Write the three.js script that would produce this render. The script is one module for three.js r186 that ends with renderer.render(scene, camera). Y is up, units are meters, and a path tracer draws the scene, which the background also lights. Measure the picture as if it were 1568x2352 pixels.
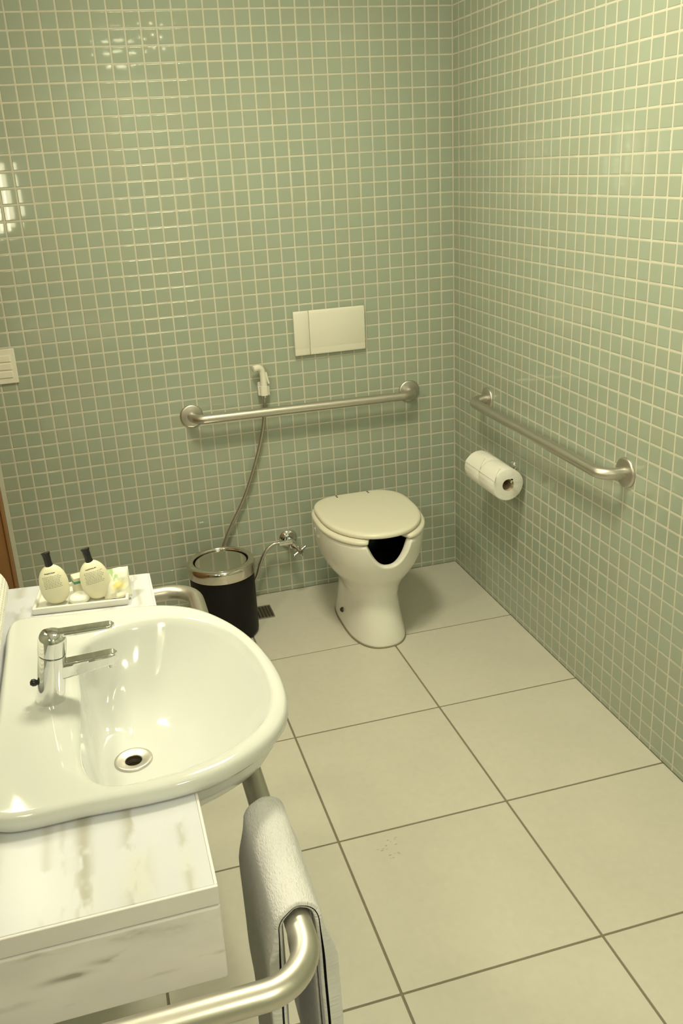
import * as THREE from 'three';
import { RoundedBoxGeometry } from 'three/addons/geometries/RoundedBoxGeometry.js';
import { mergeGeometries, mergeVertices, toCreasedNormals } from 'three/addons/utils/BufferGeometryUtils.js';
import { RectAreaLightUniformsLib } from 'three/addons/lights/RectAreaLightUniformsLib.js';

// ------------------------------------------------------------------ camera, light, exposure
const scene = new THREE.Scene();
scene.background = new THREE.Color(0x000000);
const camera = new THREE.PerspectiveCamera(59.859, 1568 / 2352, 0.05, 30);
camera.position.set(-1.3494, 1.5821, 3.1409);
camera.rotation.set(-0.3467, -0.2523, -0.0581, 'YXZ');
camera.setViewOffset(1568, 2352, 36.4, 57.2, 1568, 2352);
camera.updateProjectionMatrix();
camera.updateMatrixWorld(true);

RectAreaLightUniformsLib.init();
const renderer = new THREE.WebGLRenderer({ antialias: true });
renderer.toneMapping = THREE.LinearToneMapping;
renderer.toneMappingExposure = 1.0;
renderer.shadowMap.enabled = true;

const LIGHT = new THREE.Color().setRGB(1.0, 0.93, 0.64);        // warm lamp light
const SCONCE_NITS = 61;                                         // unseen wall lamps either side of the wash basin
const CEILING_NITS = 54;                                        // unseen opal ceiling lamps
const ROOM = { x0: -1.72, x1: 0, z0: 0, z1: 4.4, h: 2.5 };

// ------------------------------------------------------------------ helpers
const V = (x, y, z) => new THREE.Vector3(x, y, z);
function rng(seed) { let s = seed >>> 0; return () => { s = (s + 0x6D2B79F5) | 0; let t = Math.imul(s ^ (s >>> 15), 1 | s); t = (t + Math.imul(t ^ (t >>> 7), 61 | t)) ^ t; return ((t ^ (t >>> 14)) >>> 0) / 4294967296; }; }
const clamp = (x, a, b) => Math.min(b, Math.max(a, x));
const lerp = (a, b, t) => a + (b - a) * t;
const sstep = (a, b, x) => { const t = clamp((x - a) / (b - a), 0, 1); return t * t * (3 - 2 * t); };
function rgb(r, g, b) { return new THREE.Color().setRGB(r, g, b); }
function mat(o) { const c = o.color; delete o.color; const m = new THREE.MeshPhysicalMaterial(Object.assign({ roughness: 0.5, metalness: 0 }, o)); if (c) m.color.copy(Array.isArray(c) ? rgb(...c) : c); return m; }
const names = {};
function numbered(n) { if (!(n in names)) { names[n] = 0; return n; } names[n]++; return n + '_' + String(names[n]).padStart(3, '0'); }
function thing(name, label, category, pos = [0, 0, 0], group) {
  const g = new THREE.Group(); g.name = numbered(name); g.position.set(...pos); scene.add(g);
  g.userData = { label, category }; if (group) g.userData.group = group; return g;
}
function structure(name, label, category, pos = [0, 0, 0]) { const g = thing(name, label, category, pos); g.userData.kind = 'structure'; return g; }
// a part: geometry given in world coordinates is moved into its parent's frame
function part(name, geo, m, parent, label) {
  const me = new THREE.Mesh(geo, m); me.name = name; parent.add(me);
  if (label) me.userData.label = label;
  return me;
}
function local(geo, root) { geo.translate(-root.position.x, -root.position.y, -root.position.z); return geo; }
function rbox(w, h, d, r = 0.003, seg = 3) { return new RoundedBoxGeometry(w, h, d, seg, r); }
function at(geo, x, y, z) { geo.translate(x, y, z); return geo; }
function boxBetween(x0, y0, z0, x1, y1, z1, r = 0) {
  const g = r ? rbox(Math.abs(x1 - x0), Math.abs(y1 - y0), Math.abs(z1 - z0), r) : new THREE.BoxGeometry(Math.abs(x1 - x0), Math.abs(y1 - y0), Math.abs(z1 - z0));
  return at(g, (x0 + x1) / 2, (y0 + y1) / 2, (z0 + z1) / 2);
}
class PolyCurve extends THREE.Curve {
  constructor(pts) { super(); this.p = pts; this.l = [0]; for (let i = 1; i < pts.length; i++) this.l.push(this.l[i - 1] + pts[i].distanceTo(pts[i - 1])); }
  getPoint(t, o = V(0, 0, 0)) {
    const L = this.l, s = t * L[L.length - 1]; let i = 1; while (i < L.length - 1 && L[i] < s) i++;
    return o.lerpVectors(this.p[i - 1], this.p[i], (s - L[i - 1]) / (L[i] - L[i - 1]));
  }
}
// polyline with rounded corners
function fillet(pts, r, n = 12) {
  const out = [pts[0].clone()];
  for (let i = 1; i < pts.length - 1; i++) {
    const a = pts[i - 1].clone().sub(pts[i]).normalize(), b = pts[i + 1].clone().sub(pts[i]).normalize();
    const ang = Math.acos(clamp(a.dot(b), -1, 1)), t = r / Math.tan(ang / 2);
    const bis = a.clone().add(b).normalize(), c = pts[i].clone().addScaledVector(bis, r / Math.sin(ang / 2));
    const p0 = pts[i].clone().addScaledVector(a, t).sub(c), p1 = pts[i].clone().addScaledVector(b, t).sub(c);
    const w = p0.angleTo(p1);
    for (let k = 0; k <= n; k++) { const f = k / n; out.push(p0.clone().multiplyScalar(Math.sin((1 - f) * w) / Math.sin(w)).addScaledVector(p1, Math.sin(f * w) / Math.sin(w)).add(c)); }
  }
  out.push(pts[pts.length - 1].clone());
  return out;
}
function tube(pts, r, seg = 24, n) { return new THREE.TubeGeometry(new PolyCurve(pts), n || pts.length * 3, r, seg, false); }
function smoothTube(pts, r, seg = 14, n = 90) { return new THREE.TubeGeometry(new THREE.CatmullRomCurve3(pts, false, 'centripetal'), n, r, seg, false); }
function lathe(prof, seg = 64) { return new THREE.LatheGeometry(prof.map(([r, y]) => new THREE.Vector2(Math.max(r, 1e-5), y)), seg); }
// surface through rings of equal length (closed in u unless open)
function loft(rings, { open = false, capA = false, capB = false, flip = false } = {}) {
  const m = rings[0].length, pos = [], idx = [];
  for (const r of rings) for (const p of r) pos.push(p.x, p.y, p.z);
  const tri = (a, b, c) => flip ? idx.push(a, c, b) : idx.push(a, b, c);
  for (let i = 0; i < rings.length - 1; i++) for (let j = 0; j < (open ? m - 1 : m); j++) {
    const a = i * m + j, b = i * m + (j + 1) % m, c = (i + 1) * m + (j + 1) % m, d = (i + 1) * m + j;
    tri(a, b, c); tri(a, c, d);
  }
  const cap = (r, base, rev) => { const c = V(0, 0, 0); r.forEach(p => c.add(p)); c.multiplyScalar(1 / m); const k = pos.length / 3; pos.push(c.x, c.y, c.z); for (let j = 0; j < m; j++) { const a = base + j, b = base + (j + 1) % m; rev ? tri(b, a, k) : tri(a, b, k); } };
  if (capA) cap(rings[0], 0, true);
  if (capB) cap(rings[rings.length - 1], (rings.length - 1) * m, false);
  const g = new THREE.BufferGeometry();
  g.setAttribute('position', new THREE.Float32BufferAttribute(pos, 3)); g.setIndex(idx); g.computeVertexNormals();
  return g;
}
function planarUV(g, U, W, sc = 1, ou = 0, ov = 0) {
  const p = g.attributes.position, uv = new Float32Array(p.count * 2), q = V(0, 0, 0);
  for (let i = 0; i < p.count; i++) { q.fromBufferAttribute(p, i); uv[2 * i] = q.dot(U) * sc + ou; uv[2 * i + 1] = q.dot(W) * sc + ov; }
  g.setAttribute('uv', new THREE.BufferAttribute(uv, 2)); return g;
}
function boxUV(g, sc = 1) {          // uv in metres from the dominant face direction
  g = g.index ? g.toNonIndexed() : g;
  const p = g.attributes.position, n = g.attributes.normal, uv = new Float32Array(p.count * 2);
  for (let i = 0; i < p.count; i++) {
    const ax = Math.abs(n.getX(i)), ay = Math.abs(n.getY(i)), az = Math.abs(n.getZ(i));
    let a, b; if (ay >= ax && ay >= az) { a = p.getX(i); b = p.getZ(i); } else if (ax >= az) { a = p.getZ(i); b = p.getY(i); } else { a = p.getX(i); b = p.getY(i); }
    uv[2 * i] = a * sc; uv[2 * i + 1] = b * sc;
  }
  g.setAttribute('uv', new THREE.BufferAttribute(uv, 2)); return g;
}
// tiling value noise
function noise2(seed, N) {
  const r = rng(seed), t = new Float32Array(N * N); for (let i = 0; i < N * N; i++) t[i] = r();
  return (x, y) => { const xi = Math.floor(x), yi = Math.floor(y), fx = x - xi, fy = y - yi, w = (a, b) => t[((b % N + N) % N) * N + ((a % N + N) % N)], sx = fx * fx * (3 - 2 * fx), sy = fy * fy * (3 - 2 * fy);
    return lerp(lerp(w(xi, yi), w(xi + 1, yi), sx), lerp(w(xi, yi + 1), w(xi + 1, yi + 1), sx), sy); };
}
function fbm(seed, base, oct = 4) { const ns = []; for (let i = 0; i < oct; i++) ns.push(noise2(seed + i * 17, base << i)); return (u, v) => { let s = 0, a = 0.5, k = 0; for (let i = 0; i < oct; i++) { s += a * ns[i](u * (base << i), v * (base << i)); k += a; a *= 0.5; } return s / k; }; }
function dataTex(N, f, srgb = true) {
  const d = new Uint8Array(N * N * 4);
  for (let y = 0; y < N; y++) for (let x = 0; x < N; x++) { const c = f(x / N, y / N), o = (y * N + x) * 4; for (let k = 0; k < 3; k++) d[o + k] = clamp(Math.round(c[k] * 255), 0, 255); d[o + 3] = 255; }
  const t = new THREE.DataTexture(d, N, N); t.wrapS = t.wrapT = THREE.RepeatWrapping; t.magFilter = THREE.LinearFilter; t.minFilter = THREE.LinearMipmapLinearFilter; t.generateMipmaps = true;
  if (srgb) t.colorSpace = THREE.SRGBColorSpace; t.needsUpdate = true; return t;
}
const toS = v => v <= 0.0031308 ? 12.92 * v : 1.055 * Math.pow(v, 1 / 2.4) - 0.055;

// ------------------------------------------------------------------ materials
const M = {};
M.ceramic = mat({ color: [0.80, 0.79, 0.735], roughness: 0.12, ior: 1.5 });
M.basin = mat({ color: [0.675, 0.69, 0.685], roughness: 0.08, ior: 1.52 });
M.seat = mat({ color: [0.80, 0.775, 0.66], roughness: 0.25 });
M.plastic = mat({ color: [0.80, 0.785, 0.70], roughness: 0.32 });
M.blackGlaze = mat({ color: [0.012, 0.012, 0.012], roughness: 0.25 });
M.blackPaint = mat({ color: [0.006, 0.0055, 0.0055], roughness: 0.5, specularIntensity: 0.45 });
M.blackCap = mat({ color: [0.012, 0.012, 0.013], roughness: 0.25 });
M.darkScrew = mat({ color: [0.06, 0.055, 0.045], roughness: 0.4, metalness: 0.6 });
M.chrome = mat({ color: [0.80, 0.80, 0.80], metalness: 1, roughness: 0.06 });
M.polished = mat({ color: [0.66, 0.63, 0.58], metalness: 1, roughness: 0.10 });
const brushN = fbm(91, 8, 4);
const brushTex = dataTex(256, (u, v) => { const k = 0.72 + 0.28 * brushN(u * 0.15, v * 3); return [k, k, k]; }, false);
M.steel = mat({ color: [0.60, 0.575, 0.53], metalness: 1, roughness: 0.48, roughnessMap: brushTex });
M.hose = mat({ color: [0.55, 0.52, 0.47], metalness: 1, roughness: 0.35 });
M.wood = (() => { const n = fbm(5, 4, 4); return mat({ color: [1, 1, 1], roughness: 0.45, map: dataTex(256, (u, v) => { const g = n(u * 4, v * 0.35), k = 0.75 + 0.4 * g; return [toS(0.33 * k), toS(0.17 * k), toS(0.065 * k)]; }) }); })();
M.grout = (() => { const n = fbm(33, 16, 3); return mat({ color: [1, 1, 1], roughness: 0.85, map: dataTex(256, (u, v) => { const k = 0.92 + 0.16 * n(u, v); return [toS(0.60 * k), toS(0.585 * k), toS(0.495 * k)]; }) }); })();
M.floorGrout = mat({ color: [0.22, 0.195, 0.14], roughness: 0.9 });
M.ceiling = mat({ color: [0.80, 0.80, 0.77], roughness: 0.9 });
M.screed = mat({ color: [0.4, 0.38, 0.34], roughness: 0.95 });
M.drainSteel = mat({ color: [0.30, 0.28, 0.24], metalness: 1, roughness: 0.42 });
M.drainDark = mat({ color: [0.04, 0.035, 0.03], roughness: 0.8 });
M.paper = (() => { const n = fbm(60, 32, 3); return mat({ color: [0.86, 0.855, 0.81], roughness: 0.95, bumpMap: dataTex(256, (u, v) => { const k = n(u, v); return [k, k, k]; }, false), bumpScale: 0.0006 }); })();
M.card = mat({ color: [0.55, 0.45, 0.32], roughness: 0.9 });
M.terry = (() => { const n = fbm(71, 64, 3); return mat({ color: [0.70, 0.695, 0.72], roughness: 0.97, sheen: 0.35, sheenRoughness: 0.6, bumpMap: dataTex(512, (u, v) => { const k = n(u, v); return [k, k, k]; }, false), bumpScale: 0.0014 }); })();
M.waffle = mat({ color: [0.86, 0.85, 0.80], roughness: 0.95, sheen: 0.3, bumpMap: dataTex(256, (u, v) => { const a = Math.abs(Math.sin(u * Math.PI * 12)), b = Math.abs(Math.sin(v * Math.PI * 12)), k = Math.max(a, b); return [k, k, k]; }, false), bumpScale: 0.0025 });
M.lampGlass = mat({ color: [0.9, 0.9, 0.88], roughness: 0.35, emissive: LIGHT, emissiveIntensity: 12 });

// mosaic tiles: a few close tones of the same sea-green glazed glass
const TILE_TONES = [[0.366, 0.418, 0.338], [0.374, 0.420, 0.336], [0.360, 0.416, 0.342], [0.372, 0.414, 0.332], [0.368, 0.426, 0.346]];
const tileMats = TILE_TONES.map(c => mat({ color: c, roughness: 0.06, ior: 1.5 }));
const tileWhite = mat({ color: [1, 1, 1], roughness: 0.06, ior: 1.5 });

// marble
function marbleCanvas(seed, paint) {
  const n = fbm(seed, 4, 5), n2 = fbm(seed + 9, 16, 4);
  return dataTex(1024, (u, v) => paint(u, v, n, n2));
}
// top: warm veins that run front to back along the slab (u = x, v = z, one repeat = 0.8 m)
const veins = [[0.197, 0.016, 1.0], [0.272, 0.020, 0.85], [0.141, 0.010, 0.5], [0.347, 0.009, 0.6], [0.165, 0.006, 0.4], [0.06, 0.014, 0.6], [0.52, 0.014, 0.7], [0.68, 0.012, 0.6], [0.86, 0.014, 0.9]];
const marbleTop = marbleCanvas(410, (u, v, n, n2) => {
  let k = 0, halo = 0;
  for (const [c, w, s] of veins) { const d = Math.abs(u - c - 0.020 * (n(c * 0.1, v * 0.9) - 0.5)); const ww = w * (0.35 + 1.1 * n(0.3, v + c)); k += s * Math.exp(-Math.pow(d / ww, 2)) * sstep(0.44, 0.60, n2(u * 2.2, v * 1.0)); halo += s * Math.exp(-Math.pow(d / (w * 1.3), 2)) * sstep(0.3, 0.7, n(u + 0.2, v * 1.5)); }
  k = clamp(k, 0, 1); halo = clamp(halo, 0, 1); const cloud = sstep(0.5, 0.75, n(u, v * 0.5)) * 0.05;
  const b = [0.675 - cloud, 0.69 - cloud, 0.76 - cloud], h = [0.66, 0.66, 0.60], w = [0.37, 0.355, 0.28];  // light offset put into the base: darker and bluer than the sides
  return [0, 1, 2].map(i => toS(lerp(lerp(b[i], h[i], halo * 0.8), w[i], k * 0.75)));
});
// sides: grey flecks drawn out sideways (u = (x or z) + 1.73 m, v = y, one repeat = 0.6 m)
const flecks = [[-1.499, 0.765, 0.030, 0.004, 0.8], [-1.478, 0.722, 0.030, 0.006, 1.0], [-1.466, 0.722, 0.010, 0.004, 1.0], [-1.418, 0.734, 0.032, 0.006, 0.9], [-1.398, 0.760, 0.026, 0.007, 0.7], [-1.338, 0.756, 0.045, 0.012, 0.4], [-1.307, 0.702, 0.016, 0.004, 0.9], [-1.56, 0.70, 0.04, 0.006, 0.8], [-1.62, 0.75, 0.03, 0.006, 0.8], [-1.45, 0.68, 0.03, 0.003, 0.4], [-1.37, 0.69, 0.02, 0.003, 0.35]];
const marbleSide = marbleCanvas(733, (u, v, n, n2) => {
  let k = 0; const x = u * 0.6 - 1.73, y = v * 0.6 + 0.6;
  for (const [a, b, l, h, s] of flecks) k += s * Math.exp(-Math.pow((x - a) / (0.8 * l), 2) - Math.pow((y - b - 0.006 * (n2(u, v) - 0.5)) / (0.75 * h), 2)) * sstep(0.34, 0.60, n2(u * 0.9, v * 2));
  k = clamp(k, 0, 1); const cl = sstep(0.45, 0.7, n(v * 1.3 + 0.3, u * 0.8)) * 0.07;
  const b = [0.83 - cl, 0.80 - cl, 0.82 - cl], w = [0.33, 0.31, 0.27];  // base lighter than the top, making up for weaker light on the sides
  return [0, 1, 2].map(i => toS(lerp(b[i], w[i], k * 0.85)));
});
M.marbleTop = mat({ color: [1, 1, 1], roughness: 0.30, map: marbleTop });
M.marbleSide = mat({ color: [1, 1, 1], roughness: 0.42, map: marbleSide });

// floor porcelain
const floorNoise = fbm(120, 4, 6), floorFine = fbm(150, 64, 2);
const floorMats = [0, 1, 2, 3].map(i => mat({ color: [1, 1, 1], roughness: 0.36, map: dataTex(512, (u, v) => {
  const k = 1 + 0.10 * (floorNoise(u + i * 0.27, v + i * 0.41) - 0.5) + 0.05 * (floorFine(u, v) - 0.5) + (i - 1.5) * 0.006;
  return [toS(0.625 * k), toS(0.600 * k), toS(0.535 * k)];
}) }));

// ------------------------------------------------------------------ mosaic walls
const P = 0.05, Y0 = 0.0175, TS = 0.0463;
// one tile, unit coordinates: x,y in the wall plane (centre 0), z out of the wall; its face lies at z = 0
function tileGeometry(w, h) {
  const ax = (s) => [-s / 2, -s / 2 + 0.0006, -s / 2 + 0.0032, s / 2 - 0.0032, s / 2 - 0.0006, s / 2];
  const X = ax(w), Y = ax(h), hz = [-0.0035, -0.0012, 0, 0, -0.0012, -0.0035];
  const pos = [], nor = [], idx = [];
  const slope = [-1.6, -0.56, -0.012, 0.012, 0.56, 1.6];
  for (let j = 0; j < 6; j++) for (let i = 0; i < 6; i++) {
    pos.push(X[i], Y[j], Math.min(hz[i], hz[j]));
    const n = V(slope[i], slope[j], 1).normalize(); nor.push(n.x, n.y, n.z);
  }
  for (let j = 0; j < 5; j++) for (let i = 0; i < 5; i++) { const a = j * 6 + i, b = a + 1, c = a + 7, d = a + 6; idx.push(a, b, c, a, c, d); }
  const g = new THREE.BufferGeometry(); g.setAttribute('position', new THREE.Float32BufferAttribute(pos, 3)); g.setAttribute('normal', new THREE.Float32BufferAttribute(nor, 3)); g.setIndex(idx); return g;
}
const fullTile = tileGeometry(TS, TS), cutTile = tileGeometry(TS, Y0 - 0.0016);
const frustum = new THREE.Frustum().setFromProjectionMatrix(new THREE.Matrix4().multiplyMatrices(camera.projectionMatrix, camera.matrixWorldInverse));
// origin: wall corner at floor level, U: along the wall, N: into the room
function mosaic(wall, origin, U, N, cols, rows, seed, skip, parts) {
  const r = rng(seed), rot = new THREE.Matrix4().makeBasis(U, V(0, 1, 0), N), base = new THREE.Quaternion().setFromRotationMatrix(rot);
  const list = [];
  for (let j = -1; j < rows; j++) for (let i = 0; i < cols; i++) {
    const tone = Math.floor(r() * TILE_TONES.length), tx = (r() - 0.5) * 0.020, ty = (r() - 0.5) * 0.020, dz = -r() * 0.0003, jit = 0.97 + 0.06 * r();
    const u = (i + 0.5) * P, y = j < 0 ? (Y0 - 0.0016) / 2 : Y0 + (j + 0.5) * P;
    if (skip && skip(u, y)) continue;
    const c = origin.clone().addScaledVector(U, u).addScaledVector(N, dz); c.y = y;
    const q = base.clone().multiply(new THREE.Quaternion().setFromEuler(new THREE.Euler(tx, ty, 0)));
    let area = 0;
    if (parts) {
      const a = [[-1, -1], [1, -1], [1, 1], [-1, 1]].map(([s, t]) => c.clone().addScaledVector(U, s * P / 2).setY(y + t * (j < 0 ? Y0 / 2 : P / 2)).project(camera));
      if (a.every(p => p.z < 1 && Math.abs(p.x) < 1.0 && Math.abs(p.y) < 1.0)) for (let k = 0; k < 4; k++) { const p = a[k], n = a[(k + 1) % 4]; area += p.x * n.y - n.x * p.y; }
    }
    list.push({ c, q, tone, jit, cut: j < 0, area: Math.abs(area) });
  }
  const sorted = parts ? list.slice().sort((a, b) => b.area - a.area) : [], solo = new Set(sorted.slice(0, parts || 0).filter(t => t.area > 0));
  const rest = [[], []];
  for (const t of list) {
    if (solo.has(t)) { const m = part('mosaic_tile', t.cut ? cutTile : fullTile, tileMats[t.tone], wall); m.position.copy(t.c); m.quaternion.copy(t.q); }
    else rest[t.cut ? 1 : 0].push(t);
  }
  rest.forEach((L, k) => {
    if (!L.length) return;
    const im = new THREE.InstancedMesh(k ? cutTile : fullTile, tileWhite, L.length); im.name = k ? 'cut_mosaic_tiles' : 'mosaic_tiles'; im.userData.kind = 'stuff';
    const m4 = new THREE.Matrix4(), one = V(1, 1, 1);
    L.forEach((t, i) => { im.setMatrixAt(i, m4.compose(t.c, t.q, one)); const c = TILE_TONES[t.tone]; im.setColorAt(i, rgb(c[0], c[1], c[2])); });
    wall.add(im);
  });
}
function wallBody(wall, x0, y0, z0, x1, y1, z1) { return part('grout_bed', boxUV(boxBetween(x0, y0, z0, x1, y1, z1), 2), M.grout, wall); }
const TK = 0.10, GR = 0.0014;     // wall thickness; depth of the joints
const rowsAll = Math.floor((ROOM.h - Y0) / P);
{
  const w = structure('wall_back', 'back wall of small green mosaic tiles with cream joints behind the toilet', 'wall');
  wallBody(w, ROOM.x0 - TK, 0, -TK, ROOM.x1 + TK, ROOM.h, -GR);
  mosaic(w, V(ROOM.x1, 0, 0), V(-1, 0, 0).negate().multiplyScalar(-1), V(0, 0, 1), 34, rowsAll, 11, null, 300);
}
{
  const w = structure('wall_right', 'right wall of small green mosaic tiles carrying grab bar and paper holder', 'wall');
  wallBody(w, GR, 0, 0, ROOM.x1 + TK, ROOM.h, ROOM.z1 + TK);
  mosaic(w, V(0, 0, 0), V(0, 0, 1), V(-1, 0, 0), 88, rowsAll, 12, null, 300);
}
const DOOR = { z0: 0.03, z1: 0.90, h: 2.12 };
{
  const w = structure('wall_left', 'green mosaic wall behind the wash basin, mostly outside the picture', 'wall');
  wallBody(w, ROOM.x0 - TK, 0, DOOR.z1, ROOM.x0 - GR, ROOM.h, ROOM.z1 + TK);
  wallBody(w, ROOM.x0 - TK, DOOR.h, 0, ROOM.x0 - GR, ROOM.h, DOOR.z1);
  wallBody(w, ROOM.x0 - TK, 0, 0, ROOM.x0 - GR, DOOR.h, DOOR.z0);
  mosaic(w, V(ROOM.x0, 0, 0), V(0, 0, 1), V(1, 0, 0), 88, rowsAll, 13, (u, y) => u < DOOR.z1 + 0.07 && y < DOOR.h + 0.07, 0);
}
{
  const w = structure('wall_front', 'green mosaic wall behind the camera', 'wall');
  wallBody(w, ROOM.x0, 0, ROOM.z1 + GR, ROOM.x1, ROOM.h, ROOM.z1 + TK);
  mosaic(w, V(0, 0, ROOM.z1), V(-1, 0, 0), V(0, 0, -1), 34, rowsAll, 14, null, 0);
}
{
  const c = structure('ceiling', 'plain white ceiling above the picture', 'ceiling');
  part('ceiling_board', boxBetween(ROOM.x0 - TK, ROOM.h, -TK, ROOM.x1 + TK, ROOM.h + TK, ROOM.z1 + TK), M.ceiling, c);
}
// floor of large cream tiles
{
  const f = structure('floor', 'floor of large matt cream porcelain tiles with thin brown joints', 'floor');
  part('grout_bed', boxBetween(ROOM.x0 - TK, -0.1, -TK, ROOM.x1 + TK, -0.0022, ROOM.z1 + TK), M.floorGrout, f);
  const xs = [0], zs = [0]; for (let k = 0; ; k++) { const x = -0.467 - 0.4565 * k; if (x < ROOM.x0 + 0.02) break; xs.push(x); } xs.push(ROOM.x0);
  for (let k = 0; ; k++) { const z = 0.5025 + 0.4545 * k; if (z > ROOM.z1 - 0.02) break; zs.push(z); } zs.push(ROOM.z1);
  const J = 0.0027, r = rng(5);
  for (let a = 0; a < xs.length - 1; a++) for (let b = 0; b < zs.length - 1; b++) {
    const x1 = xs[a] - (a ? J : 0), x0 = xs[a + 1] + J, z0 = zs[b] + (b ? J : 0), z1 = zs[b + 1] - J;
    const g = boxUV(rbox(x1 - x0, 0.02, z1 - z0, 0.0012, 1), 1.1);
    const uv = g.attributes.uv, ou = r(), ov = r(); for (let i = 0; i < uv.count; i++) uv.setXY(i, uv.getX(i) + ou, uv.getY(i) + ov);
    let fm = floorMats[Math.floor(r() * 4)];
    if (a === 1 && b === 3) {            // the tile with the small dark scuffs
      const q = g.attributes.position; for (let i = 0; i < uv.count; i++) uv.setXY(i, q.getX(i) / (x1 - x0) + 0.5, q.getZ(i) / (z1 - z0) + 0.5);
      const sp = []; const rs = rng(404), cx = (-0.812 - x0) / (x1 - x0), cz = (1.470 - z0) / (z1 - z0); for (let k = 0; k < 16; k++) sp.push([cx + (rs() - 0.5) * 0.13, cz + (rs() - 0.4) * 0.16, 0.0025 + rs() * 0.006, 0.0018 + rs() * 0.003, 0.25 + rs() * 0.35]);
      fm = mat({ color: [1, 1, 1], roughness: 0.36, map: dataTex(512, (u, v) => { let k = 1 + 0.10 * (floorNoise(u * 0.5, v * 0.5) - 0.5) + 0.05 * (floorFine(u * 0.5, v * 0.5) - 0.5); for (const [a2, b2, l, h2, d] of sp) k -= d * Math.exp(-Math.pow((u - a2) / l, 2) - Math.pow((v - b2) / h2, 2)); return [toS(0.625 * k), toS(0.600 * k), toS(0.535 * k)]; }) });
    }
    const m = part('floor_tile', g, fm, f);
    m.position.set((x0 + x1) / 2, -0.01 + (r() - 0.5) * 0.0004, (z0 + z1) / 2);
  }
}
// door in the left wall
{
  const d = structure('door_1', 'brown wooden door frame at the left edge beside the back wall', 'door', [ROOM.x0, 0, DOOR.z0]);
  const L = g => local(boxUV(g, 1.5), d);
  part('door_leaf', L(boxBetween(ROOM.x0 - 0.075, 0.006, DOOR.z0 + 0.03, ROOM.x0 - 0.04, DOOR.h - 0.03, DOOR.z1 - 0.03, 0.003)), M.wood, d);
  part('door_jamb', L(boxBetween(ROOM.x0 - TK, 0, DOOR.z0, ROOM.x0, DOOR.h, DOOR.z0 + 0.03)), M.wood, d);
  part('door_jamb', L(boxBetween(ROOM.x0 - TK, 0, DOOR.z1 - 0.03, ROOM.x0, DOOR.h, DOOR.z1)), M.wood, d);
  part('door_jamb', L(boxBetween(ROOM.x0 - TK, DOOR.h - 0.03, DOOR.z0, ROOM.x0, DOOR.h, DOOR.z1)), M.wood, d);
  part('door_casing', L(boxBetween(ROOM.x0 - 0.001, 0.001, 0.018, ROOM.x0 + 0.009, DOOR.h + 0.06, 0.068, 0.003)), M.wood, d);
  part('door_casing', L(boxBetween(ROOM.x0 - 0.001, 0.001, DOOR.z1 - 0.01, ROOM.x0 + 0.012, DOOR.h + 0.06, DOOR.z1 + 0.06, 0.003)), M.wood, d);
  part('door_casing', L(boxBetween(ROOM.x0 - 0.001, DOOR.h - 0.01, 0.055, ROOM.x0 + 0.012, DOOR.h + 0.06, DOOR.z1 - 0.01, 0.003)), M.wood, d);
}

// ------------------------------------------------------------------ lamps, all out of view
function unseenSconce(z, w, nits, label) {
  const y = 1.52, s = thing('unseen_wall_lamp', label, 'lamp', [ROOM.x0, y, z], 'unseen wall lamps beside the basin');
  part('back_plate', at(rbox(0.02, 0.36, w + 0.03, 0.006), 0.011, 0, 0), M.steel, s);
  part('opal_glass', at(rbox(0.05, 0.32, w, 0.012), 0.046, 0, 0), M.lampGlass, s);
  for (const t of [-1, 1]) part('end_cap', at(rbox(0.056, 0.015, w + 0.006, 0.004), 0.046, 0.166 * t, 0), M.steel, s);
  const l = new THREE.RectAreaLight(LIGHT, nits, w, 0.32); l.name = 'lamp_light'; s.add(l);
  l.position.set(0.076, 0, 0); l.rotation.y = -Math.PI / 2;                                        // shines into the room
}
unseenSconce(1.44, 0.10, SCONCE_NITS, 'unseen brighter opal glass wall lamp on left wall nearer the back wall');  // out of view; placed to light the back wall and basin
unseenSconce(2.52, 0.24, SCONCE_NITS * 0.11, 'unseen dimmer opal glass wall lamp on left wall nearer the camera');  // out of view; placed to reflect in the back wall tiles
function unseenCeilingLamp(x, z, w, deep, nits, label) {
  const s = thing('unseen_ceiling_lamp', label, 'lamp', [x, ROOM.h, z], 'unseen ceiling lamps');
  const e = 0.012, b = w / 2 + e / 2, f = deep + 0.03;
  part('frame', mergeGeometries([at(rbox(w + 2 * e, f, e, 0.002), 0, -f / 2, b), at(rbox(w + 2 * e, f, e, 0.002), 0, -f / 2, -b), at(rbox(e, f, w, 0.002), b, -f / 2, 0), at(rbox(e, f, w, 0.002), -b, -f / 2, 0)]), M.ceiling, s);
  part('opal_glass', at(rbox(w, 0.02, w, 0.003), 0, -0.0125, 0), M.lampGlass, s);
  const l = new THREE.RectAreaLight(LIGHT, nits, w, w); l.name = 'lamp_light'; l.position.set(0, -0.025, 0); l.rotation.x = -Math.PI / 2; s.add(l);
}
unseenCeilingLamp(-0.92, 1.25, 0.35, 0.005, CEILING_NITS, 'unseen square opal ceiling lamp above the toilet end of the room');  // out of view; placed to light the floor and walls
unseenCeilingLamp(-0.85, 3.90, 0.20, 0.045, CEILING_NITS * 4.6, 'unseen small deep-framed ceiling fill lamp behind the camera');  // added fill lamp; deep frame keeps it out of the wall reflections
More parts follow.
